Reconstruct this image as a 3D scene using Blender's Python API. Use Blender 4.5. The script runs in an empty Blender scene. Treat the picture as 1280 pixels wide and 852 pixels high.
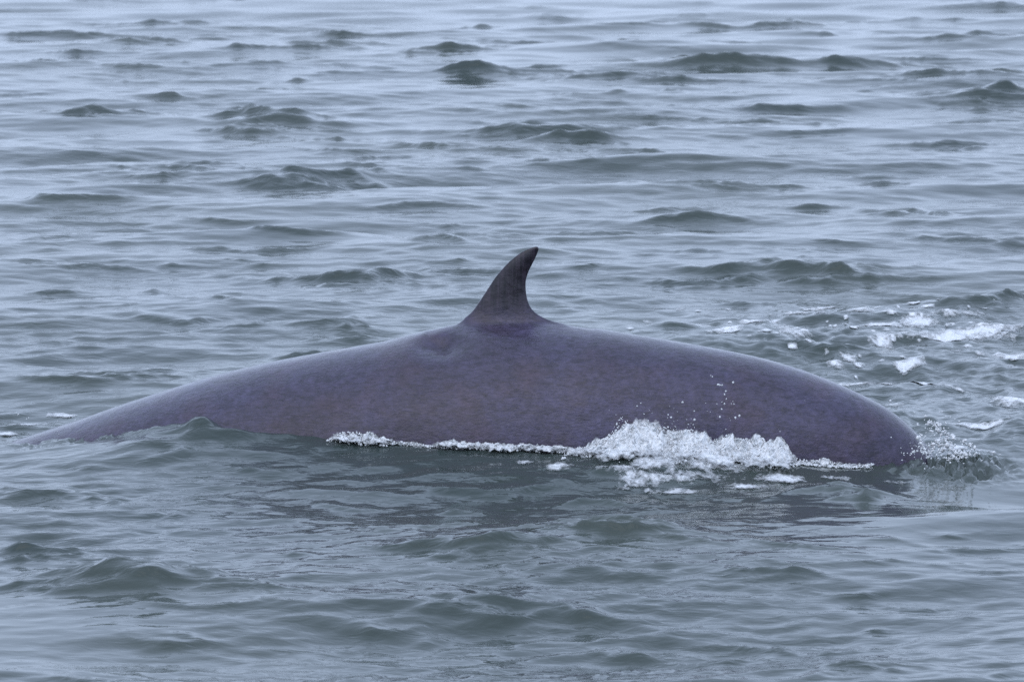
import bpy, bmesh, math, random
import numpy as np

random.seed(7)
rng = np.random.default_rng(11)
F32 = np.float32
S = bpy.context.scene
C = S.collection

# ------------------------------------------------------------------ camera
CAM_H, DEP, FPX = 3.66, math.radians(7.0), 5940.0      # a telephoto view from the deck of a boat
cam_d = bpy.data.cameras.new('camera')
cam_d.sensor_width = 36.0
cam_d.lens = 36.0 * FPX / 1280.0
cam_d.clip_start, cam_d.clip_end = 0.5, 20000.0
cam_d.dof.use_dof = True
cam_d.dof.focus_distance = 24.9
cam_d.dof.aperture_fstop = 9.0
cam = bpy.data.objects.new('camera', cam_d)
cam.location = (0, 0, CAM_H)
cam.rotation_euler = (math.radians(90) - DEP, 0, 0)
C.objects.link(cam)
S.camera = cam

# ------------------------------------------------------------------ sky, sun, exposure
SUN_EL, SUN_AZ = 52.0, 205.0          # high, behind the boat: a veiled sun under overcast
w = bpy.data.worlds.new('World')
S.world = w
w.use_nodes = True
wn = w.node_tree
bg = wn.nodes['Background']
sky = wn.nodes.new('ShaderNodeTexSky')
sky.sky_type = 'NISHITA'
sky.sun_disc = False
sky.sun_elevation = math.radians(SUN_EL)
sky.sun_rotation = math.radians(SUN_AZ)
sky.air_density = 1.0
sky.dust_density = 3.0
sky.ozone_density = 1.0
hs = wn.nodes.new('ShaderNodeHueSaturation')          # an overcast sky is greyer than a clear one
hs.inputs['Saturation'].default_value = 0.62
wn.links.new(sky.outputs[0], hs.inputs['Color'])
cl = wn.nodes.new('ShaderNodeMix'); cl.data_type = 'RGBA'     # an even layer of cloud over it
cl.inputs[0].default_value = 0.80
cl.inputs[7].default_value = (4.65, 5.75, 7.95, 1)
wn.links.new(hs.outputs[0], cl.inputs[6])
wn.links.new(cl.outputs[2], bg.inputs['Color'])
bg.inputs['Strength'].default_value = 0.15
sd = bpy.data.lights.new('sun', 'SUN')
sd.energy = 0.5
sd.angle = math.radians(75)
sd.color = (1.0, 0.975, 0.95)
sun = bpy.data.objects.new('sun', sd)
el, az = math.radians(SUN_EL), math.radians(SUN_AZ)
from mathutils import Vector
sun.rotation_euler = Vector((math.sin(az) * math.cos(el), math.cos(az) * math.cos(el), math.sin(el))).to_track_quat('Z', 'Y').to_euler()
C.objects.link(sun)
S.view_settings.view_transform = 'Standard'
S.view_settings.look = 'None'
S.view_settings.gamma = 1.0
S.view_settings.use_curve_mapping = False
S.view_settings.exposure = 0.28
S.cycles.use_denoising = False
S.cycles.max_bounces = 6

# ------------------------------------------------------------------ helpers
def ray(px, py):
    """direction of the sight line through a pixel of the 1280x852 photograph"""
    x, y = (px - 640.0) / FPX, -(py - 426.0) / FPX
    c, s = math.cos(DEP), math.sin(DEP)
    return np.array((x, c + y * s, y * c - s))

def on_water(px, py, z=0.0):
    d = ray(px, py)
    t = (z - CAM_H) / d[2]
    return d[0] * t, d[1] * t, t

def _h(ix, iy, seed):
    n = (ix * 374761393 + iy * 668265263 + seed * 1274126177) & 0xFFFFFFFF
    n = ((n ^ (n >> 13)) * 1274126177) & 0xFFFFFFFF
    return ((n ^ (n >> 16)) & 0xFFFF).astype(np.float32) / 65535.0 * 2 - 1

def noise(x, y, seed=0):
    """smooth value noise in -1..1"""
    x = np.asarray(x, np.float64); y = np.asarray(y, np.float64)
    x, y = np.broadcast_arrays(x, y)
    ix, iy = np.floor(x).astype(np.int64), np.floor(y).astype(np.int64)
    fx, fy = (x - ix), (y - iy)
    fx = fx * fx * fx * (fx * (fx * 6 - 15) + 10); fy = fy * fy * fy * (fy * (fy * 6 - 15) + 10)
    a, b = _h(ix, iy, seed), _h(ix + 1, iy, seed)
    c, d = _h(ix, iy + 1, seed), _h(ix + 1, iy + 1, seed)
    return (a + (b - a) * fx) * (1 - fy) + (c + (d - c) * fx) * fy

def fbm(x, y, seed=0, octv=4, gain=0.5):
    s, a, t = 0.0, 1.0, 0.0
    for i in range(octv):
        s = s + a * noise(x * 2.03 ** i + 17.3 * i, y * 2.03 ** i - 9.1 * i, seed + i)
        t += a; a *= gain
    return s / t * 1.6

def sstep(a, b, x):
    t = np.clip((x - a) / (b - a), 0, 1)
    return t * t * (3 - 2 * t)

def mesh_from(name, co, faces, mat, smooth=True):
    """one mesh object from numpy vertices and an (n,3|4) face array"""
    me = bpy.data.meshes.new(name)
    k = faces.shape[1]
    me.vertices.add(len(co)); me.loops.add(faces.size); me.polygons.add(len(faces))
    me.vertices.foreach_set('co', np.ascontiguousarray(co, np.float32).ravel())
    me.loops.foreach_set('vertex_index', np.ascontiguousarray(faces, np.int32).ravel())
    me.polygons.foreach_set('loop_start', np.arange(0, faces.size, k, dtype=np.int32))
    me.update(calc_edges=True)
    if smooth:
        me.polygons.foreach_set('use_smooth', np.ones(len(faces), bool))
    me.materials.append(mat)
    o = bpy.data.objects.new(name, me)
    C.objects.link(o)
    return o

def grid_faces(nr, nc):
    i = np.arange(nr * nc, dtype=np.int32).reshape(nr, nc)
    return np.stack([i[:-1, :-1], i[:-1, 1:], i[1:, 1:], i[1:, :-1]], -1).reshape(-1, 4)

def tag(o, label=None, cat=None, kind=None, group=None):
    if label: o['label'] = label
    if cat: o['category'] = cat
    if kind: o['kind'] = kind
    if group: o['group'] = group
    return o

# ------------------------------------------------------------------ materials
def new_mat(name):
    m = bpy.data.materials.new(name); m.use_nodes = True
    nt = m.node_tree
    return m, nt, nt.nodes['Principled BSDF']

def nd(nt, t, **kw):
    n = nt.nodes.new(t)
    for k, v in kw.items():
        if k in n.inputs.keys(): n.inputs[k].default_value = v
        else: setattr(n, k, v)
    return n

def m_water():
    m, nt, p = new_mat('sea_water')
    L = nt.links.new
    geo = nd(nt, 'ShaderNodeNewGeometry')
    n0 = nd(nt, 'ShaderNodeTexNoise', Scale=0.35, Detail=3.0)
    L(geo.outputs['Position'], n0.inputs['Vector'])
    cr = nd(nt, 'ShaderNodeValToRGB')
    cr.color_ramp.elements[0].position = 0.3; cr.color_ramp.elements[0].color = (0.040, 0.055, 0.051, 1)
    cr.color_ramp.elements[1].position = 0.7; cr.color_ramp.elements[1].color = (0.056, 0.070, 0.060, 1)
    L(n0.outputs[0], cr.inputs[0]); L(cr.outputs[0], p.inputs['Base Color'])
    p.inputs['IOR'].default_value = 1.333
    p.inputs['Roughness'].default_value = 0.06
    # capillary ripples, drawn out along the crests
    mp = nd(nt, 'ShaderNodeMapping'); mp.inputs['Scale'].default_value = (7.0, 13.0, 9.0); mp.inputs['Rotation'].default_value = (0, 0, 0.18)
    L(geo.outputs['Position'], mp.inputs['Vector'])
    n1 = nd(nt, 'ShaderNodeTexNoise', Scale=1.0, Detail=3.0, Roughness=0.5, Distortion=0.6)
    L(mp.outputs[0], n1.inputs['Vector'])
    b1 = nd(nt, 'ShaderNodeBump', Strength=1.0)
    atr = nd(nt, 'ShaderNodeAttribute', attribute_name='ripple')
    L(atr.outputs['Fac'], b1.inputs['Distance'])
    L(n1.outputs[0], b1.inputs['Height'])
    L(b1.outputs[0], p.inputs['Normal'])
    return m

def m_foam(name='sea_foam', col=(0.80, 0.81, 0.82)):
    m, nt, p = new_mat(name)
    L = nt.links.new
    geo = nd(nt, 'ShaderNodeNewGeometry')
    n = nd(nt, 'ShaderNodeTexNoise', Scale=45.0, Detail=4.0)
    L(geo.outputs['Position'], n.inputs['Vector'])
    cr = nd(nt, 'ShaderNodeValToRGB')
    cr.color_ramp.elements[0].position = 0.3; cr.color_ramp.elements[0].color = (col[0] * .72, col[1] * .75, col[2] * .76, 1)
    cr.color_ramp.elements[1].position = 0.6; cr.color_ramp.elements[1].color = (*col, 1)
    L(n.outputs[0], cr.inputs[0]); L(cr.outputs[0], p.inputs['Base Color'])
    p.inputs['Roughness'].default_value = 0.45
    at = nd(nt, 'ShaderNodeAttribute', attribute_name='dens')
    mpa = nd(nt, 'ShaderNodeMapping'); mpa.inputs['Scale'].default_value = (38, 20, 38)
    L(geo.outputs['Position'], mpa.inputs['Vector'])
    na = nd(nt, 'ShaderNodeTexNoise', Scale=1.0, Detail=6.0, Roughness=0.68, Distortion=0.5)
    L(mpa.outputs[0], na.inputs['Vector'])
    ad = nd(nt, 'ShaderNodeMath', operation='ADD')
    L(at.outputs['Fac'], ad.inputs[0]); L(na.outputs[0], ad.inputs[1])
    ra = nd(nt, 'ShaderNodeMapRange', clamp=True); ra.inputs[1].default_value = 0.78; ra.inputs[2].default_value = 1.26
    L(ad.outputs[0], ra.inputs[0]); L(ra.outputs[0], p.inputs['Alpha'])
    p.inputs['Subsurface Weight'].default_value = 0.25
    p.inputs['Subsurface Radius'].default_value = (0.02, 0.02, 0.02)
    n2 = nd(nt, 'ShaderNodeTexNoise', Scale=120.0, Detail=3.0)
    L(geo.outputs['Position'], n2.inputs['Vector'])
    b = nd(nt, 'ShaderNodeBump', Strength=0.7, Distance=0.006)
    L(n2.outputs[0], b.inputs['Height']); L(b.outputs[0], p.inputs['Normal'])
    return m

def m_whale():
    m, nt, p = new_mat('wet_whale_skin')
    L = nt.links.new
    tc = nd(nt, 'ShaderNodeTexCoord')
    # broad mottling
    n1 = nd(nt, 'ShaderNodeTexNoise', Scale=1.7, Detail=5.0, Roughness=0.6)
    L(tc.outputs['Object'], n1.inputs['Vector'])
    cr = nd(nt, 'ShaderNodeValToRGB')
    e = cr.color_ramp.elements
    e[0].position = 0.32; e[0].color = (0.034, 0.025, 0.047, 1)
    e[1].position = 0.70; e[1].color = (0.054, 0.047, 0.094, 1)
    L(n1.outputs[0], cr.inputs[0])
    # finer blotches
    n2 = nd(nt, 'ShaderNodeTexNoise', Scale=22.0, Detail=5.0, Roughness=0.65)
    L(tc.outputs['Object'], n2.inputs['Vector'])
    mr = nd(nt, 'ShaderNodeMapRange'); mr.inputs[1].default_value = 0.3; mr.inputs[2].default_value = 0.72; mr.inputs[3].default_value = 0.6; mr.inputs[4].default_value = 1.4
    L(n2.outputs[0], mr.inputs[0])
    mx = nd(nt, 'ShaderNodeMix', data_type='RGBA', blend_type='MULTIPLY'); mx.inputs[0].default_value = 1.0
    L(cr.outputs[0], mx.inputs[6]); L(mr.outputs[0], mx.inputs[7])
    # reddish tinge
    n4 = nd(nt, 'ShaderNodeTexNoise', Scale=4.5, Detail=4.0)
    L(tc.outputs['Object'], n4.inputs['Vector'])
    mr4 = nd(nt, 'ShaderNodeMapRange'); mr4.inputs[1].default_value = 0.48; mr4.inputs[2].default_value = 0.75; mr4.inputs[3].default_value = 0.0; mr4.inputs[4].default_value = 0.4
    L(n4.outputs[0], mr4.inputs[0])
    mx4 = nd(nt, 'ShaderNodeMix', data_type='RGBA'); mx4.inputs[7].default_value = (0.066, 0.034, 0.046, 1)
    L(mr4.outputs[0], mx4.inputs[0]); L(mx.outputs[2], mx4.inputs[6])
    # the fin: darker skin with streaks that run up it
    at = nd(nt, 'ShaderNodeAttribute', attribute_name='fin')
    mp = nd(nt, 'ShaderNodeMapping'); mp.inputs['Scale'].default_value = (64, 8, 3.0); mp.inputs['Rotation'].default_value = (0, -0.22, 0)
    L(tc.outputs['Object'], mp.inputs['Vector'])
    n3 = nd(nt, 'ShaderNodeTexNoise', Scale=1.0, Detail=3.0, Distortion=0.4)
    L(mp.outputs[0], n3.inputs['Vector'])
    cr3 = nd(nt, 'ShaderNodeValToRGB')
    e = cr3.color_ramp.elements
    e[0].position = 0.42; e[0].color = (0.006, 0.005, 0.009, 1)
    e[1].position = 0.68; e[1].color = (0.040, 0.029, 0.043, 1)
    L(n3.outputs[0], cr3.inputs[0])
    mx3 = nd(nt, 'ShaderNodeMix', data_type='RGBA')
    L(at.outputs['Fac'], mx3.inputs[0]); L(mx4.outputs[2], mx3.inputs[6]); L(cr3.outputs[0], mx3.inputs[7])
    # dark creases between the fine skin folds, their shade painted into the colour
    mpc = nd(nt, 'ShaderNodeMapping'); mpc.inputs['Scale'].default_value = (16, 30, 62); mpc.inputs['Rotation'].default_value = (0, 0.32, 0)
    L(tc.outputs['Object'], mpc.inputs['Vector'])
    nc = nd(nt, 'ShaderNodeTexNoise', Scale=1.0, Detail=3.0, Roughness=0.6, Distortion=1.0)
    L(mpc.outputs[0], nc.inputs['Vector'])
    mrc = nd(nt, 'ShaderNodeMapRange'); mrc.inputs[1].default_value = 0.34; mrc.inputs[2].default_value = 0.56; mrc.inputs[3].default_value = 0.55; mrc.inputs[4].default_value = 1.1
    L(nc.outputs[0], mrc.inputs[0])
    mxc = nd(nt, 'ShaderNodeMix', data_type='RGBA', blend_type='MULTIPLY'); mxc.inputs[0].default_value = 1.0
    L(mx3.outputs[2], mxc.inputs[6]); L(mrc.outputs[0], mxc.inputs[7])
    L(mxc.outputs[2], p.inputs['Base Color'])
    p.inputs['Roughness'].default_value = 0.21
    p.inputs['IOR'].default_value = 1.40
    p.inputs['Coat Weight'].default_value = 0.5; p.inputs['Coat Roughness'].default_value = 0.05; p.inputs['Coat IOR'].default_value = 1.33
    # crinkled wet skin
    mpb = nd(nt, 'ShaderNodeMapping'); mpb.inputs['Scale'].default_value = (38, 55, 80); mpb.inputs['Rotation'].default_value = (0, 0.35, 0)
    L(tc.outputs['Object'], mpb.inputs['Vector'])
    nb = nd(nt, 'ShaderNodeTexNoise', Scale=1.0, Detail=4.0, Roughness=0.62, Distortion=0.8)
    L(mpb.outputs[0], nb.inputs['Vector'])
    bp = nd(nt, 'ShaderNodeBump', Strength=0.6, Distance=0.005)
    L(nb.outputs[0], bp.inputs['Height'])
    fm = nd(nt, 'ShaderNodeMapRange'); fm.inputs[3].default_value = 0.010; fm.inputs[4].default_value = 0.001
    L(at.outputs['Fac'], fm.inputs[0]); L(fm.outputs[0], bp.inputs['Distance'])
    nb2 = nd(nt, 'ShaderNodeTexNoise', Scale=5.0, Detail=3.0)
    L(tc.outputs['Object'], nb2.inputs['Vector'])
    bp2 = nd(nt, 'ShaderNodeBump', Strength=0.6, Distance=0.03)
    L(nb2.outputs[0], bp2.inputs['Height']); L(bp.outputs[0], bp2.inputs['Normal'])
    L(bp2.outputs[0], p.inputs['Normal'])
    nb3 = nd(nt, 'ShaderNodeTexNoise', Scale=9.0, Detail=4.0, Distortion=0.5)          # the film of water running off
    L(tc.outputs['Object'], nb3.inputs['Vector'])
    bp3 = nd(nt, 'ShaderNodeBump', Strength=0.7, Distance=0.012)
    L(nb3.outputs[0], bp3.inputs['Height']); L(bp3.outputs[0], p.inputs['Coat Normal'])
    return m

WATER, FOAM, SKIN = m_water(), m_foam(), m_whale()

# ------------------------------------------------------------------ where the whale lies
xl, yl, _ = on_water(20, 550)
xr, yr, _ = on_water(1178, 577)
AX = np.array((xr - xl, yr - yl)); WLEN = float(np.hypot(*AX)); AX /= WLEN
NRM = np.array((-AX[1], AX[0]))                       # away from the camera
ORG = np.array(((xl + xr) / 2, (yl + yr) / 2))
WROT = math.atan2(AX[1], AX[0])

def on_whale_plane(px, py):
    """(s, z): along the whale's axis and up, on the upright plane through its spine"""
    d = ray(px, py)
    t = (ORG @ NRM) / (d[:2] @ NRM)
    return (d[:2] * t - ORG) @ AX, CAM_H + d[2] * t

# ------------------------------------------------------------------ the sea
# wind waves: a sum of trochoidal waves, long to short, running roughly towards the boat
NW = 190
lam = np.exp(np.linspace(np.log(4.6), np.log(0.085), NW)) * rng.uniform(0.93, 1.07, NW)
kk = 2 * np.pi / lam
th = -np.pi / 2 + rng.normal(0, 1, NW) * np.where(lam > 0.6, 0.45, 0.62) + 0.12
slope = 0.0112 * np.where(lam > 0.9, 0.95, 1.0) * np.where((lam > 0.35) & (lam < 0.9), 0.85, 1.0) * np.where(lam < 0.35, 1.3, 1.0)
amp = slope / kk * rng.uniform(0.5, 1.5, NW)
pha = rng.uniform(0, 2 * np.pi, NW)

# single crests that stand out in the photograph: pixel of the crest's middle, length, face height, plan turn
CRESTS = [
 (1000, 84, 330, 46, -0.05), (1165, 100, 200, 36, -0.12), (1262, 128, 170, 40, -0.15), (850, 78, 80, 22, 0.3), (760, 100, 170, 26, 0.1),
 (560, 66, 130, 24, 0.0), (590, 92, 150, 26, -0.2), (655, 50, 190, 9, 0), (430, 54, 130, 12, 0), (190, 34, 150, 14, 0), (60, 46, 160, 14, 0), (170, 55, 120, 14, 0),
 (30, 138, 110, 24, 0.1), (120, 148, 130, 26, -0.2), (355, 160, 170, 58, -0.1), (400, 175, 120, 20, -0.4), (660, 172, 220, 50, 0), (770, 190, 130, 22, -0.3),
 (380, 222, 180, 46, -0.25), (200, 216, 150, 12, -0.1), (480, 212, 100, 10, 0), (870, 148, 260, 14, -0.2), (970, 160, 160, 10, 0), (930, 240, 190, 14, -0.1),
 (1090, 232, 100, 16, -0.2), (780, 230, 60, 16, 0), (820, 262, 70, 12, 0), (950, 268, 120, 9, 0), (1200, 180, 120, 22, 0.3), (1130, 28, 180, 9, 0), (1220, 42, 150, 8, 0),
 (440, 350, 170, 44, 0.15), (490, 343, 100, 16, 0), (190, 288, 60, 14, 0), (110, 334, 140, 14, 0), (45, 303, 60, 10, 0), (185, 366, 60, 20, 0.4), (430, 408, 100, 30, 0.3), (370, 440, 60, 14, 0.1),
 (140, 391, 80, 8, 0.2), (265, 378, 100, 7, 0), (150, 482, 150, 24, -0.05), (60, 425, 60, 8, 0), (560, 340, 120, 14, 0),
 (985, 345, 130, 44, -0.1), (1080, 350, 130, 26, -0.5), (1160, 364, 150, 12, -0.1), (880, 352, 130, 20, 0.1), (990, 312, 70, 14, 0), (1210, 300, 120, 10, 0), (1240, 385, 130, 34, 0.35),
 (180, 738, 280, 66, -0.15), (330, 742, 140, 16, -0.2), (30, 622, 100, 22, -0.1), (60, 694, 150, 36, -0.1), (590, 696, 190, 42, 0.05), (520, 668, 190, 13, 0.05), (770, 672, 190, 32, -0.15),
 (655, 655, 80, 8, 0), (1060, 618, 140, 34, 0), (970, 722, 130, 26, -0.15), (620, 757, 140, 26, 0.1), (1230, 694, 130, 14, 0), (1120, 709, 90, 10, 0), (1240, 718, 80, 8, 0), (220, 798, 90, 18, 0.0),
 (110, 848, 70, 14, 0), (330, 602, 90, 10, 0), (615, 618, 160, 18, 0.1), (400, 574, 120, 22, -0.35), (710, 772, 60, 8, 0), (785, 727, 70, 8, 0), (1190, 678, 60, 8, 0), (130, 628, 60, 16, -0.2),
 (120, 598, 90, 8, -0.1), (700, 602, 120, 10, -0.2), (860, 620, 120, 8, -0.2), (1000, 790, 60, 8, 0), (640, 556 + 280, 120, 8, 0),
]
def plan(px, py):
    x, y, t = on_water(px, py); return x, y, t / FPX
FEAT = []
for (px, py, wpx, hpx, turn) in CRESTS:
    x, y, mpp = plan(px, py)
    L_, h_ = 0.5 * wpx * mpp, 0.70 * hpx * mpp
    FEAT.append((x, y, L_ * 0.95, 0.50 * h_, turn))
    for q in range(6 if wpx < 120 else 9):
        o_ = random.uniform(-1.0, 1.0); hs_ = h_ * random.uniform(0.12, 0.32) * (1 - 0.4 * abs(o_))
        FEAT.append((x + o_ * L_, y + random.uniform(-3.0, 2.6) * h_ + o_ * L_ * math.tan(turn), max(L_ * random.uniform(0.22, 0.55), 4.0 * hs_), hs_, turn + random.uniform(-0.28, 0.28)))

# and the small wavelets between them
for q in range(620):
    y = 15.0 * (95.0 / 15.0) ** random.random(); x = random.uniform(-1, 1) * (2.5 + 0.13 * y)
    L_ = random.uniform(0.0025, 0.008) * y * random.choice((0.6, 1, 1, 1.4))
    FEAT.append((x, y, L_, L_ * random.uniform(0.10, 0.22), random.gauss(-0.05, 0.25)))

# the water lapping at the whale: (pixel at the foot, length px, rise m, depth m)
def add_lap(px, py, wpx, h, turn=0.0): 
    x, y, mpp = plan(px, py); FEAT.append((x, y, 0.5 * wpx * mpp, h, turn))
add_lap(215, 574, 130, 0.085, 0.0)
add_lap(252, 576, 90, 0.05, -0.05)
add_lap(350, 577, 240, 0.06, -0.1)
add_lap(110, 560, 120, 0.03, 0.0)

def surf(u, v, sp=0.0, rip=None):
    """the sea surface over plan point (u, v); sp is the mesh spacing, waves finer than it are left out"""
    u = np.asarray(u, np.float32); v = np.asarray(v, np.float32)
    sh = u.shape; u = u.ravel(); v = v.ravel(); sp = np.broadcast_to(np.asarray(sp, np.float32), sh).ravel()
    X, Y, Z = u.copy(), v.copy(), np.zeros_like(u)
    gust = (0.85 + 0.55 * fbm(u * 0.55, v * 0.30, 5, 3)).astype(np.float32)      # glassy and ruffled patches
    gust = np.clip(gust, 0.25, 1.6)
    # the whale's lee: long waves are broken up round the body, and its wake is churned
    d = np.stack([u - ORG[0], v - ORG[1]], -1)
    s, n = d @ AX.astype(np.float32), d @ NRM.astype(np.float32)
    near = np.exp(-(n / 1.1) ** 2) * sstep(3.6, 2.3, np.abs(s))
    calm = (1 - 0.55 * near).astype(np.float32)
    for i in range(NW):
        f = sstep(2.6, 5.0, lam[i] / np.maximum(sp, 1e-4)).astype(np.float32) if lam[i] < 40 * sp.max() else F32(1)
        k = F32(kk[i]); cx, cy = F32(math.cos(th[i])), F32(math.sin(th[i]))
        ph = k * (cx * u + cy * v) + F32(pha[i])
        a = F32(amp[i]) * f * (gust if lam[i] < 0.7 else F32(1)) * calm
        Z += a * np.cos(ph)
        q = a * np.sin(ph) * F32(0.85)
        X -= q * cx; Y -= q * cy
    inorder = len(v) > 100000 and bool(np.all(np.diff(v) >= 0))          # the sea's rows come sorted
    for (fx, fy, L, h, turn) in FEAT:
        R = 2.2 * L + 6 * h
        lo, hi_ = np.searchsorted(v, (fy - R, fy + R)) if inorder else (0, len(v))
        ix = lo + np.nonzero((np.abs(u[lo:hi_] - fx) < R) & (np.abs(v[lo:hi_] - fy) < R))[0]
        if not len(ix): continue
        du, dv = u[ix] - fx, v[ix] - fy
        c, s_ = math.cos(turn), math.sin(turn)
        a = du * c + dv * s_; b = -(-du * s_ + dv * c)         # b > 0 towards the camera
        sd_ = int(abs(fx * 97 + fy * 31)) % 997
        b = b + h * 1.3 * noise(a / (0.7 * L + .05) + 3, sd_, sd_) + 0.35 * a * a / (L + 1e-3) * (1 if sd_ % 3 else -0.6)
        env = np.exp(-np.abs(a / (1.1 * L)) ** 1.7) * (0.85 + 0.3 * noise(a / (0.6 * L), sd_ + 5, sd_))
        prof = np.where(b > 0, np.exp(-b / (1.2 * h)), 1 / (1 + (b / (2.6 * h)) ** 2) * sstep(-9 * h, -3 * h, b))
        g = (h * env * prof * (1 + 0.14 * fbm(u[ix] * 0.9 / (h + .03), v[ix] * 0.6 / (h + .03), sd_ + 2, 2))).astype(np.float32)
        Z[ix] += g
        if rip is not None: rip[ix] += (g / max(h, 1e-3) * (b > -0.6 * h)).astype(np.float32)
        Y[ix] -= 0.35 * g * np.where(b > -h, 1, 0.3)
    # wake and swirl behind the whale and round its tail
    wake = sstep(-0.2, 1.4, s) * sstep(5.0, 3.4, s) * sstep(0.15, 0.6, n) * sstep(9.0, 5.0, n)
    if rip is not None:
        rip[:] = np.clip(0.0060 * gust + np.minimum(rip, 1.0) * 0.012 + 0.006 * wake, 0, 0.02)
    if wake.max() > 0:
        r = fbm(u * 3.2, v * 2.2, 41, 4, 0.55); r2 = 1 - np.abs(fbm(u * 2.2 + 9, v * 1.6, 57, 4, 0.55))
        fl = sstep(0.12, 0.03, sp)
        Z += (wake * fl * (0.022 * r + 0.045 * (r2 - 0.6))).astype(np.float32)
    # lumpy churned water where the tail stock goes under and where the sea laps over the thin end
    for (cs_, cn_, ws_, wn_, h0, h1, fq) in ((WLEN / 2 - 0.10, -0.30, 0.24, 0.20, 0.015, 0.06, 12.0), (WLEN / 2 + 0.16, -0.15, 0.20, 0.30, 0.02, 0.08, 12.0), (-WLEN / 2 + 0.42, -0.36, 0.30, 0.14, 0.012, 0.045, 13.0)):
        g = np.exp(-((s - cs_) / ws_) ** 2 - ((n - cn_) / wn_) ** 2)
        ix = np.nonzero(g > 0.02)[0]
        if len(ix):
            r = 1 - np.abs(fbm(u[ix] * fq, v[ix] * fq * 0.7, 63, 4, 0.6)) * 1.4
            Z[ix] += (g[ix] * (h0 + h1 * (r - 0.35)) * sstep(0.2, 0.08, sp[ix])).astype(np.float32)
            if rip is not None: rip[ix] = np.clip(rip[ix] + 0.010 * g[ix], 0, 0.02)
    # pile-up along the near flank
    lift = np.interp(s, [-3.0, -2.3, -1.6, -0.8, 0.0, 1.0, 1.7, 2.3, 3.0], [0.0, 0.035, 0.12, 0.12, 0.115, 0.11, 0.09, 0.04, 0.0])
    Z += (lift * np.exp(-((n + 0.7) / np.where(n < -0.7, 0.75, 0.45)) ** 2)).astype(np.float32)
    return X.reshape(sh), Y.reshape(sh), Z.reshape(sh)

def build_sea():
    # rows from behind the boat to the horizon, closest together where waves are seen
    ys = [13.0]
    while ys[-1] < 74.0:
        ys.append(ys[-1] + 0.00122 * ys[-1] * (1.0 if 17 < ys[-1] < 66 else 2.0))
    far = [ys[-1]]
    st = 0.25
    while far[-1] < 9000: far.append(far[-1] + st); st *= 1.13
    back = [ys[0]]; st = 0.08
    while back[-1] > -2500: back.append(back[-1] - st); st *= 1.17
    Yr = np.array(back[:0:-1] + ys + far[1:])
    core = np.linspace(-1, 1, 521)
    outer = []; st = (core[1] - core[0]); t = 1.0
    while t < 3000: st *= 1.16; t += st; outer.append(t)
    T = np.concatenate([-np.array(outer[::-1]), core, np.array(outer)])
    half = np.clip(3.6 + 0.118 * (Yr - 19.0), 2.6, 9.6)         # half-width of the fine water
    U = T[None, :] * half[:, None]
    V = np.repeat(Yr[:, None], len(T), 1)
    sx = np.gradient(T)[None, :] * half[:, None]
    sy = np.repeat(np.gradient(Yr)[:, None], len(T), 1)
    RIP = np.zeros(U.size, np.float32)
    X, Y, Z = surf(U, V, np.maximum(sx, sy), RIP)
    co = np.stack([X, Y, Z], -1).reshape(-1, 3)
    o = mesh_from('sea', co, grid_faces(len(Yr), len(T)), WATER)
    o.data.attributes.new('ripple', 'FLOAT', 'POINT').data.foreach_set('value', RIP)
    tag(o, 'choppy grey green sea water with dark wave faces around the whale', 'sea', 'structure')
    return o
build_sea()

# ------------------------------------------------------------------ the whale
RIDGE = [(20,550),(60,537),(100,524),(150,506),(200,490),(250,474),(300,461),(350,450),(400,441),(440,434),(480,427),(520,416),(550,409),(575,405),
         (630,404),(690,403),(740,410),(800,420),(860,430),(920,441),(960,450),(1000,462),(1040,477),(1080,495),(1110,511),(1135,530),(1152,548),(1170,572)]
FIN_LE = [(566,408),(577,400),(590,390),(605,368),(620,345),(635,328),(650,316),(662,310),(670,308)]
FIN_TE = [(706,404),(690,401),(673,394),(664,386),(659,375),(657,362),(657,350),(661,338),(668,325),(672,316),(673.5,311)]

def resample(P, n):
    P = np.array(P, float); d = np.r_[0, np.cumsum(np.hypot(*np.diff(P, axis=0).T))]
    t = np.linspace(0, d[-1], n)
    return np.stack([np.interp(t, d, P[:, 0]), np.interp(t, d, P[:, 1])], 1)

def smooth1(a, k):
    for _ in range(k): a[1:-1] = 0.25 * a[:-2] + 0.5 * a[1:-1] + 0.25 * a[2:]
    return a

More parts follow.
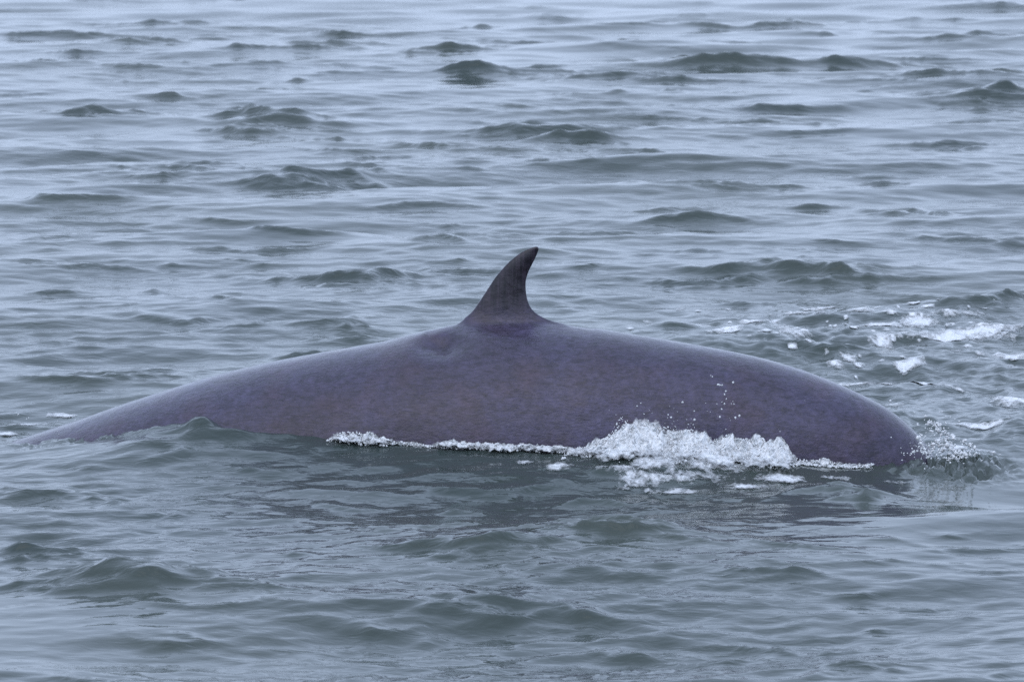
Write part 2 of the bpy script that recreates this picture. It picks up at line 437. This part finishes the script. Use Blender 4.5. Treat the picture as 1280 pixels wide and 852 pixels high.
def build_whale():
    rp = np.array([on_whale_plane(*p) for p in RIDGE])
    sl, sr = rp[0, 0], rp[-1, 0]
    # below the water the back goes on to the head (left) and to the flukes (right)
    head = [(-7.9, -1.55), (-7.4, -1.25), (-6.6, -1.00), (-5.6, -0.82), (-4.6, -0.62), (-3.6, -0.36), (sl - 0.35, -0.115)]
    tail = [(sr + 0.12, -0.20), (sr + 0.32, -0.42), (sr + 0.60, -0.66), (sr + 0.95, -0.86), (sr + 1.25, -0.95), (sr + 1.55, -1.0)]
    pts = np.array(head + [tuple(p) for p in rp] + tail)
    s = np.linspace(pts[0, 0], pts[-1, 0], 620)
    zt = np.interp(s, pts[:, 0], pts[:, 1]); zt = smooth1(zt, 12)
    e = sr
    W = np.interp(s, [-7.9, -7.6, -6.9, -5.5, -3.6, -2.4, -1.0, 0.1, 1.0, 1.8, e, e + .35, e + .8, e + 1.05, e + 1.35, e + 1.55], [0.02, 0.25, 0.62, 0.92, 0.86, 0.76, 0.69, 0.62, 0.53, 0.40, 0.26, 0.17, 0.14, 0.55, 1.25, 1.3])
    H = np.interp(s, [-7.9, -7.6, -6.9, -5.5, -3.6, -2.4, -1.0, 0.1, 1.0, 1.8, e, e + .35, e + .8, e + 1.05, e + 1.35, e + 1.55], [0.06, 0.35, 0.85, 1.55, 1.85, 1.85, 1.70, 1.50, 1.22, 0.95, 0.68, 0.52, 0.34, 0.12, 0.06, 0.03])
    smooth1(W, 30); smooth1(H, 30)
    NA = 96
    fi = np.linspace(0, 2 * np.pi, NA, endpoint=False)
    sn, cs = np.sin(fi), np.cos(fi)
    # the back is a little keeled, the flanks full
    lat = np.sign(sn) * np.abs(sn) ** 0.98
    co = np.empty((len(s), NA, 3))
    co[:, :, 0] = s[:, None]
    co[:, :, 1] = W[:, None] * lat[None]
    co[:, :, 2] = zt[:, None] - H[:, None] * (1 - cs[None]) / 2
    # the back is drawn up into a keel under the fin
    k0, k1 = on_whale_plane(545, 406)[0], on_whale_plane(725, 406)[0]
    kw = sstep(k0 - .12, k0 + .12, s) * sstep(k1 + .18, k1 - .12, s)
    co[:, :, 2] -= 0.035 * kw[:, None] * (1 - np.exp(-(co[:, :, 1] / 0.20) ** 2)) * (cs[None] > 0)
    # hollow and fold ahead of the fin, and shallow muscle relief along the flank
    f0, zf = on_whale_plane(560, 424)
    g = np.exp(-((co[:, :, 0] - f0) / 0.10) ** 2 - ((co[:, :, 2] - zf) / 0.040) ** 2)
    g = g * sstep(0.05, 0.16, np.abs(co[:, :, 1]))
    co[:, :, 1] *= 1 - 0.26 * g; co[:, :, 2] -= 0.034 * g
    f1, z1 = on_whale_plane(560, 408)
    g = np.exp(-((co[:, :, 0] - f1) / 0.10) ** 2 - ((co[:, :, 2] - z1) / 0.03) ** 2)
    co[:, :, 2] += 0.012 * g
    rel = fbm(co[:, :, 0] * 1.6, co[:, :, 2] * 3.0, 77, 3)
    co[:, :, 1] += 0.010 * rel * np.abs(lat[None]) * np.sign(lat[None])
    F = []
    ns = len(s)
    bm = bmesh.new()
    vs = [[bm.verts.new(co[i, j]) for j in range(NA)] for i in range(ns)]
    for i in range(ns - 1):
        for j in range(NA):
            k = (j + 1) % NA
            bm.faces.new((vs[i][j], vs[i][k], vs[i + 1][k], vs[i + 1][j]))
    bm.faces.new(vs[0][::-1]); bm.faces.new(vs[-1])
    bm.faces.ensure_lookup_table()
    bmesh.ops.recalc_face_normals(bm, faces=bm.faces)
    me = bpy.data.meshes.new('whale_raw'); bm.to_mesh(me); bm.free()
    tmp = bpy.data.objects.new('whale_raw', me); C.objects.link(tmp)
    # dorsal fin, grown into the back: one skin
    bm = bmesh.new()
    NV, NS = 64, 44
    le = resample([on_whale_plane(*p) for p in FIN_LE], NV); te = resample([on_whale_plane(*p) for p in FIN_TE], NV)
    smooth1(le, 6); smooth1(te, 6)
    base = [(le[0] + (-0.02, -d_), te[0] + (0.05, -d_)) for d_ in (0.07, 0.03)]
    prs = base + [(le[i], te[i]) for i in range(NV)]
    rings = []
    for r, (a, b) in enumerate(prs):
        v = max(0, r - len(base)) / (NV - 1)
        tmax = 0.010 + 0.030 * (1 - v) ** 1.1 + (0.045 * math.exp(-v * 0.42 / 0.035) if r >= len(base) else (0.16, 0.085)[r])
        ch = float(np.hypot(*(b - a)))
        tmax = min(tmax, 0.34 * ch + 0.002)
        ring = []
        for q in range(NS):
            an = 2 * math.pi * q / NS
            c = 0.5 - 0.5 * math.cos(an)
            y = tmax * math.sin(an) * (1.12 - 0.45 * c)
            p = a + (b - a) * c
            ring.append(bm.verts.new((p[0], y, p[1])))
        rings.append(ring)
    for r in range(len(rings) - 1):
        for q in range(NS):
            k = (q + 1) % NS
            bm.faces.new((rings[r][q], rings[r][k], rings[r + 1][k], rings[r + 1][q]))
    bm.faces.new(rings[0][::-1])
    tip = bm.verts.new((np.mean([x.co[0] for x in rings[-1]]) + 0.003, 0, np.mean([x.co[2] for x in rings[-1]]) + 0.004))
    for q in range(NS): bm.faces.new((rings[-1][q], rings[-1][(q + 1) % NS], tip))
    bmesh.ops.recalc_face_normals(bm, faces=bm.faces)
    mf = bpy.data.meshes.new('fin_raw'); bm.to_mesh(mf); bm.free()
    tf = bpy.data.objects.new('fin_raw', mf); C.objects.link(tf)
    bo = tmp.modifiers.new('b', 'BOOLEAN'); bo.operation = 'UNION'; bo.object = tf; bo.solver = 'EXACT'
    dg = bpy.context.evaluated_depsgraph_get(); dg.update()
    out = bpy.data.meshes.new_from_object(tmp.evaluated_get(dg))
    for o_ in (tmp, tf): bpy.data.objects.remove(o_)
    for m_ in (me, mf): bpy.data.meshes.remove(m_)
    # soften the seam into a fillet
    bm = bmesh.new(); bm.from_mesh(out)
    bmesh.ops.remove_doubles(bm, verts=bm.verts, dist=0.0015)
    bmesh.ops.triangulate(bm, faces=[f for f in bm.faces if len(f.verts) > 4])
    def seam(lo, hi):
        return [x for x in bm.verts if le[0, 0] - .12 < x.co.x < te[0, 0] + .15 and lo < x.co.z - np.interp(x.co.x, s, zt) < hi and abs(x.co.y) < 0.16]
    for it in range(10):
        bmesh.ops.smooth_vert(bm, verts=seam(-0.03, 0.03), factor=0.5, use_axis_x=True, use_axis_y=True, use_axis_z=True)
    bm.to_mesh(out); bm.free()
    out.name = 'whale'
    n = len(out.vertices)
    v = np.empty(n * 3, np.float32); out.vertices.foreach_get('co', v); v = v.reshape(-1, 3)
    at = out.attributes.new('fin', 'FLOAT', 'POINT')
    ztop = np.interp(v[:, 0], s, zt)
    at.data.foreach_set('value', (0.9 * sstep(-0.02, 0.15, v[:, 2] - ztop) * (v[:, 0] > le[0, 0] - .1) * (v[:, 0] < te[0, 0] + .1)).astype(np.float32))
    out.polygons.foreach_set('use_smooth', np.ones(len(out.polygons), bool))
    out.materials.clear(); out.materials.append(SKIN)
    o = bpy.data.objects.new('whale', out); C.objects.link(o)
    o.location = (ORG[0], ORG[1], 0); o.rotation_euler = (0, 0, WROT)
    tag(o, 'dark purple grey whale arching its back with a hooked dorsal fin above the sea', 'whale')
    return dict(s=s, zt=zt, W=W, H=H)
WH = build_whale()

# ------------------------------------------------------------------ foam and spray
def half_width(s, z):
    """half-width of the whale at station s and height z"""
    zt, W, H = (np.interp(s, WH['s'], WH[k]) for k in ('zt', 'W', 'H'))
    c = np.clip(1 - 2 * (zt - z) / H, -1, 1)
    return np.where(z > zt, 0.0, W * np.sqrt(1 - c * c))

def world(s, n):
    return ORG[0] + AX[0] * s + NRM[0] * n, ORG[1] + AX[1] * s + NRM[1] * n

def station(px):
    """station along the near flank that a column of the photograph shows"""
    return on_whale_plane(px, 560)[0] * 0.978

def ico(sub):
    bm = bmesh.new(); bmesh.ops.create_icosphere(bm, subdivisions=sub, radius=1.0)
    v = np.array([x.co[:] for x in bm.verts]); f = np.array([[l.index for l in p.verts] for p in bm.faces]); bm.free()
    return v, f
ICO1, ICO2 = ico(1), ico(2)

def blobs(P, R, tpl=ICO1, lump=0.25, squash=(1, 1, 1)):
    """small rounded lumps at points P with radii R: vertices and faces"""
    v, f = tpl
    n = len(P)
    sc = rng.uniform(0.7, 1.3, (n, 1, 3)) * R[:, None, None] * np.array(squash)
    a = rng.uniform(0, 2 * np.pi, n); c, s_ = np.cos(a), np.sin(a)
    q = v[None] * (1 + lump * rng.uniform(-1, 1, (n, len(v), 1))) * sc
    x = q[..., 0] * c[:, None] - q[..., 1] * s_[:, None]; y = q[..., 0] * s_[:, None] + q[..., 1] * c[:, None]
    co = np.stack([x, y, q[..., 2]], -1) + P[:, None, :]
    fa = f[None] + (np.arange(n) * len(v))[:, None, None]
    return co.reshape(-1, 3), fa.reshape(-1, 3)

def join(parts):
    co, fa, de, o = [], [], [], 0
    for c, f, *d in parts:
        if f.shape[1] == 4: f = np.concatenate([f[:, [0, 1, 2]], f[:, [0, 2, 3]]])
        co.append(c); fa.append(f + o); o += len(c)
        de.append(d[0] if d else np.ones(len(c)))
    return np.concatenate(co), np.concatenate(fa), np.concatenate(de)

def keep_faces(co, f, keep, de):
    f = f[keep]
    used = np.unique(f); m = np.zeros(len(co), np.int64); m[used] = np.arange(len(used))
    return co[used], m[f], de.ravel()[used]

def heap(prof, depth, nblob, seed, dens=0.0, rmin=0.0016, rmax=0.008, sheet=True):
    """white water thrown up against the near flank; prof: (photo column, rise above the water in m)"""
    prof = np.array(prof, float)
    s0, s1 = station(prof[0, 0]), station(prof[-1, 0])
    sp_ = np.array([station(p) for p in prof[:, 0]])
    def rise(s): 
        return np.interp(s, sp_, prof[:, 1]) * (1 + 0.28 * fbm(s * 14, 0.3, seed, 3))
    out = []
    hi = int(nblob * 3)
    s = rng.uniform(s0, s1, hi); t = rng.uniform(0, 1, hi) ** 1.15
    H = rise(s)
    z0 = surf(*world(s, -half_width(s, 0.06) - 0.05), 0.03)[2]
    z = z0 - 0.015 + t * (H + 0.01)
    n = -half_width(s, z) - 0.008 - depth * (1 - t) * rng.uniform(0, 1, hi) ** 1.3
    k = (fbm(s * 26, t * 5 + n * 12, seed + 3, 3) > dens - 0.45 * t)
    s, n, z, t = s[k][:nblob], n[k][:nblob], z[k][:nblob], t[k][:nblob]
    X, Y = world(s, n)
    # away from the flank the froth sits on the water
    zw = surf(X, Y, 0.03)[2]
    z = np.maximum(z, zw + 0.008)
    R = np.clip(rng.lognormal(math.log(0.0034), 0.45, len(s)), rmin, rmax) * (1.15 - 0.35 * t)
    out.append(blobs(np.stack([X, Y, z], -1), R, ICO1, 0.3))
    for ly in range(3 if sheet else 1):          # veils of froth one behind another
        ns, nt_ = int((s1 - s0) / 0.007), 34
        ss, tt = np.meshgrid(np.linspace(s0, s1, ns), np.linspace(0, 1, nt_), indexing='ij')
        HH = np.interp(ss, sp_, prof[:, 1]) * (1 + 0.20 * fbm(ss * 16, 0.3 + 5 * ly, seed + 50 * ly, 3)) * (1.0, 0.85, 0.55)[ly]
        zz0 = surf(*world(ss, -half_width(ss, 0.06) - 0.05), 0.03)[2]
        zz = zz0 - 0.03 + tt * (HH + 0.03)
        dd = depth * (0.15, 0.6, 1.1)[ly]
        nn = -half_width(ss, zz) - 0.004 - dd * (1 - tt) ** 1.3
        fr = fbm(ss * 22, tt * 4, seed + 8 + 50 * ly, 4, 0.6)
        nn = nn - 0.035 * np.abs(fr) * sstep(0, .15, tt) - 0.010 * fbm(ss * 60, tt * 12, seed + 12, 2)
        zz = zz + 0.020 * fbm(ss * 34, tt * 6, seed + 15 + ly, 4, 0.6) * sstep(0, .3, tt)
        X, Y = world(ss, nn)
        zz = np.maximum(zz, surf(X, Y, 0.03)[2] + (0.008, 0.016, 0.026)[ly] + 0.012 * fbm(ss * 30, tt * 8, seed + 33, 3))
        co = np.stack([X, Y, zz], -1).reshape(-1, 3); f = grid_faces(ns, nt_)
        m = 0.52 + 0.38 * fbm(ss * 12, tt * 2.5 + 40, seed + 21 + ly, 4, 0.6) + 0.22 * sstep(.2, .75, tt) - 0.8 * sstep(0.86, 1.0, tt) - 0.5 * sstep(.25, 0, tt) + 0.15 * np.clip(HH / 0.2, 0, 1)
        e_ = np.minimum(ss - s0, s1 - ss); m = m - 0.6 * sstep(0.06, 0, e_)
        out.append(keep_faces(co, f, m[:-1, :-1].reshape(-1) > 0.1, m))
    return out

def patch(px, py, wpx, hpx, seed, tilt=0.0, more=0.0, lift=0.004, step=0.009):
    """a raft of foam lying on the water: ragged, with holes; sizes in photo pixels, turned into metres on the water"""
    x, y, mpp = plan(px, py)
    dep = math.atan2(CAM_H, y)
    w_, d_ = wpx * mpp * 0.62, hpx * mpp / math.sin(dep) * 0.62
    nx, ny = max(8, int(2 * w_ / step)), max(8, int(2 * d_ / (step * 2.2)))
    a, b = np.meshgrid(np.linspace(-1, 1, nx), np.linspace(-1, 1, ny), indexing='ij')
    U = x + a * w_; V = y + b * d_ + tilt * a * w_
    wob = fbm(U * 5, V * 2.0, seed + 1, 3)
    m = 1.0 - np.sqrt(a * a + b * b) * 1.25 + 0.5 * wob + 0.35 * fbm(U * 22, V * 9, seed, 4, 0.65) - 0.9 * sstep(0.85, 1.0, np.maximum(np.abs(a), np.abs(b)))
    X, Y, Z = surf(U, V, 0.03)
    th_ = np.clip(m, 0, 1)
    Z = Z + lift + 0.005 * th_ * (0.6 + 0.6 * fbm(U * 40, V * 20, seed + 4, 3))
    co = np.stack([X, Y, Z], -1).reshape(-1, 3)
    m = 0.58 * m + 0.10 + more
    return keep_faces(co, grid_faces(nx, ny), m[:-1, :-1].reshape(-1) > 0.08, m)

def stuff(name, parts, label, cat='foam', mat=None):
    co, f, de = join([p for p in parts if len(p[1])])
    o = mesh_from(name, co, f, mat or FOAM)
    o.data.attributes.new('dens', 'FLOAT', 'POINT').data.foreach_set('value', de.astype(np.float32))
    return tag(o, label, cat, 'stuff')

def spray(n, px0, px1, py0, py1, rmin, rmax, off=-0.7, seed=0):
    """separate drops in the air in front of the flank"""
    P = []
    for i in range(n):
        px, py = random.uniform(px0, px1), random.uniform(py0, py1)
        d = ray(px, py); t = (ORG @ NRM + off) / (d[:2] @ NRM)
        P.append((d[0] * t, d[1] * t, CAM_H + d[2] * t))
    R = rmin + (rmax - rmin) * rng.uniform(0, 1, n) ** 2.5
    return blobs(np.array(P), R, ICO1, 0.15)

M = 0.00425
SPL = [(733, .01), (750, .03), (775, .08), (795, .14), (808, .185), (822, .195), (836, .17), (850, .145), (865, .145), (880, .155), (898, .15), (912, .11), (930, .14), (946, .125), (962, .12), (985, .14), (1000, .12), (1010, .05), (1022, .02)]
parts = heap(SPL, 0.34, 1800, 100, dens=0.1)
parts.append(spray(34, 795, 925, 500, 530, 0.0015, 0.006)); parts.append(spray(10, 880, 918, 468, 512, 0.003, 0.007)); parts.append(spray(16, 760, 1010, 495, 545, 0.0015, 0.004))
stuff('splash', parts, 'frothy white splash breaking against the whale flank behind the fin', 'splash')
parts = heap([(436, .0), (446, .04), (460, .055), (474, .045), (490, .05), (506, .022), (520, .0)], 0.10, 350, 200, dens=0.1)
parts += heap([(566, .0), (578, .03), (592, .04), (612, .018), (640, .032), (662, .016), (674, .004), (690, .022), (720, .03), (740, .02)], 0.12, 450, 300, dens=0.1)
parts += heap([(515, .004), (540, .010), (570, .006)], 0.05, 90, 320, sheet=False)
parts += heap([(1012, .015), (1035, .035), (1060, .03), (1085, .015), (1110, .01)], 0.12, 700, 340, sheet=False)
FR = [(700, 577, 46, 7), (785, 590, 60, 6), (850, 592, 80, 6), (930, 588, 110, 8), (860, 581, 150, 12), (980, 581, 90, 8), (770, 579, 90, 8), (812, 574, 90, 14), (890, 573, 120, 12), (660, 573, 60, 4), (1130, 578, 70, 5), (830, 584, 120, 9), (1040, 577, 80, 6)]
parts += [patch(a, b + 24, c, d, 360 + i) for i, (a, b, c, d) in enumerate(FR)]      # (the water is heaped up here, so it stands higher in the picture)
stuff('foam_fringe', parts, 'thin broken line of white foam where the water meets the whale flank', 'foam')
WK = [(990, 422, 52, 14, -1.6), (862, 412, 38, 9, 0), (905, 424, 34, 5, 0), (1092, 469, 80, 7, 0.6), (1136, 454, 30, 6, 0.8), (1182, 424, 130, 6, 0.3), (1150, 407, 62, 9, 0), (1230, 418, 90, 6, 0.3), (1262, 502, 46, 12, -1.0),
      (1190, 484, 120, 3, -1.4), (820, 385, 50, 6, 0), (938, 407, 36, 4, 0), (1062, 447, 18, 6, 0), (1044, 452, 16, 5, 0), (1105, 430, 22, 6, 0), (1030, 385, 40, 5, 0), (1000, 398, 60, 4, 0), (1200, 400, 60, 6, 0.4), (1265, 440, 40, 6, 0),
      (1085, 492, 40, 4, -0.8), (1118, 505, 24, 4, -0.8), (1270, 375, 26, 10, -0.6), (1230, 540, 60, 4, -0.2), (1100, 412, 40, 5, 0), (1070, 400, 30, 4, 0)]
parts = [patch(a, b, c * 1.35, d * 1.35, 400 + i, t, 0.16) for i, (a, b, c, d, t) in enumerate(WK)]
for i in range(130):
    px = random.gauss(1090, 140); py = random.gauss(415, 26)
    if px > 1275 or px < 745 or py < 378: continue
    parts.append(patch(px, py, random.uniform(5, 20), random.uniform(1.5, 4), 500 + i, random.uniform(-.5, .5), 0.12))
stuff('wake_foam', parts, 'white foam streaks scattered on the churned water behind the whale', 'foam')
parts = [patch(26, 528, 70, 12, 600, 0.2, 0.2), patch(10, 540, 50, 7, 601, 0, 0.2), patch(78, 516, 40, 4, 602, 0, 0.15), patch(55, 556, 50, 4, 603, 0, 0.15)]
parts.append(spray(30, 70, 180, 525, 552, 0.002, 0.006, -0.2)); parts.append(spray(14, 20, 100, 508, 530, 0.002, 0.005, 0.1))
stuff('bow_foam', parts, 'small white foam patch where the whale back slips under at its thin end', 'foam')
def churn(n, mx, my, sx, sy, off, seed, r0=.0045, cut=0.1, rmax=.012):
    """lumps and drops thrown about one spot"""
    P = []
    for i in range(n):
        px, py = random.gauss(mx, sx), random.gauss(my, sy)
        d = ray(px, py); t = (ORG @ NRM + off + random.uniform(-.15, .15)) / (d[:2] @ NRM)
        P.append((d[0] * t, d[1] * t, max(CAM_H + d[2] * t, 0.0)))
    P = np.array(P); k = fbm(P[:, 0] * 18, P[:, 2] * 22, seed, 3) > cut
    return blobs(P[k], np.clip(rng.lognormal(math.log(r0), .5, k.sum()), .0018, rmax), ICO1, 0.3)
parts = [patch(1192, 566, 36, 7, 620), patch(1225, 570, 50, 5, 621), patch(1185, 552, 26, 8, 622), churn(420, 1172, 542, 10, 12, 0.05, 91), churn(260, 1192, 556, 14, 7, -.1, 92), churn(160, 1210, 570, 14, 3, -.2, 93), churn(50, 1160, 520, 22, 12, 0, 94, .003), churn(420, 1156, 558, 16, 12, -.30, 99, .0030, -0.1), churn(200, 1180, 566, 18, 5, -.36, 89, .0035)]
stuff('tail_spray', parts, 'white spray where the whale tail stock plunges into the water', 'splash')
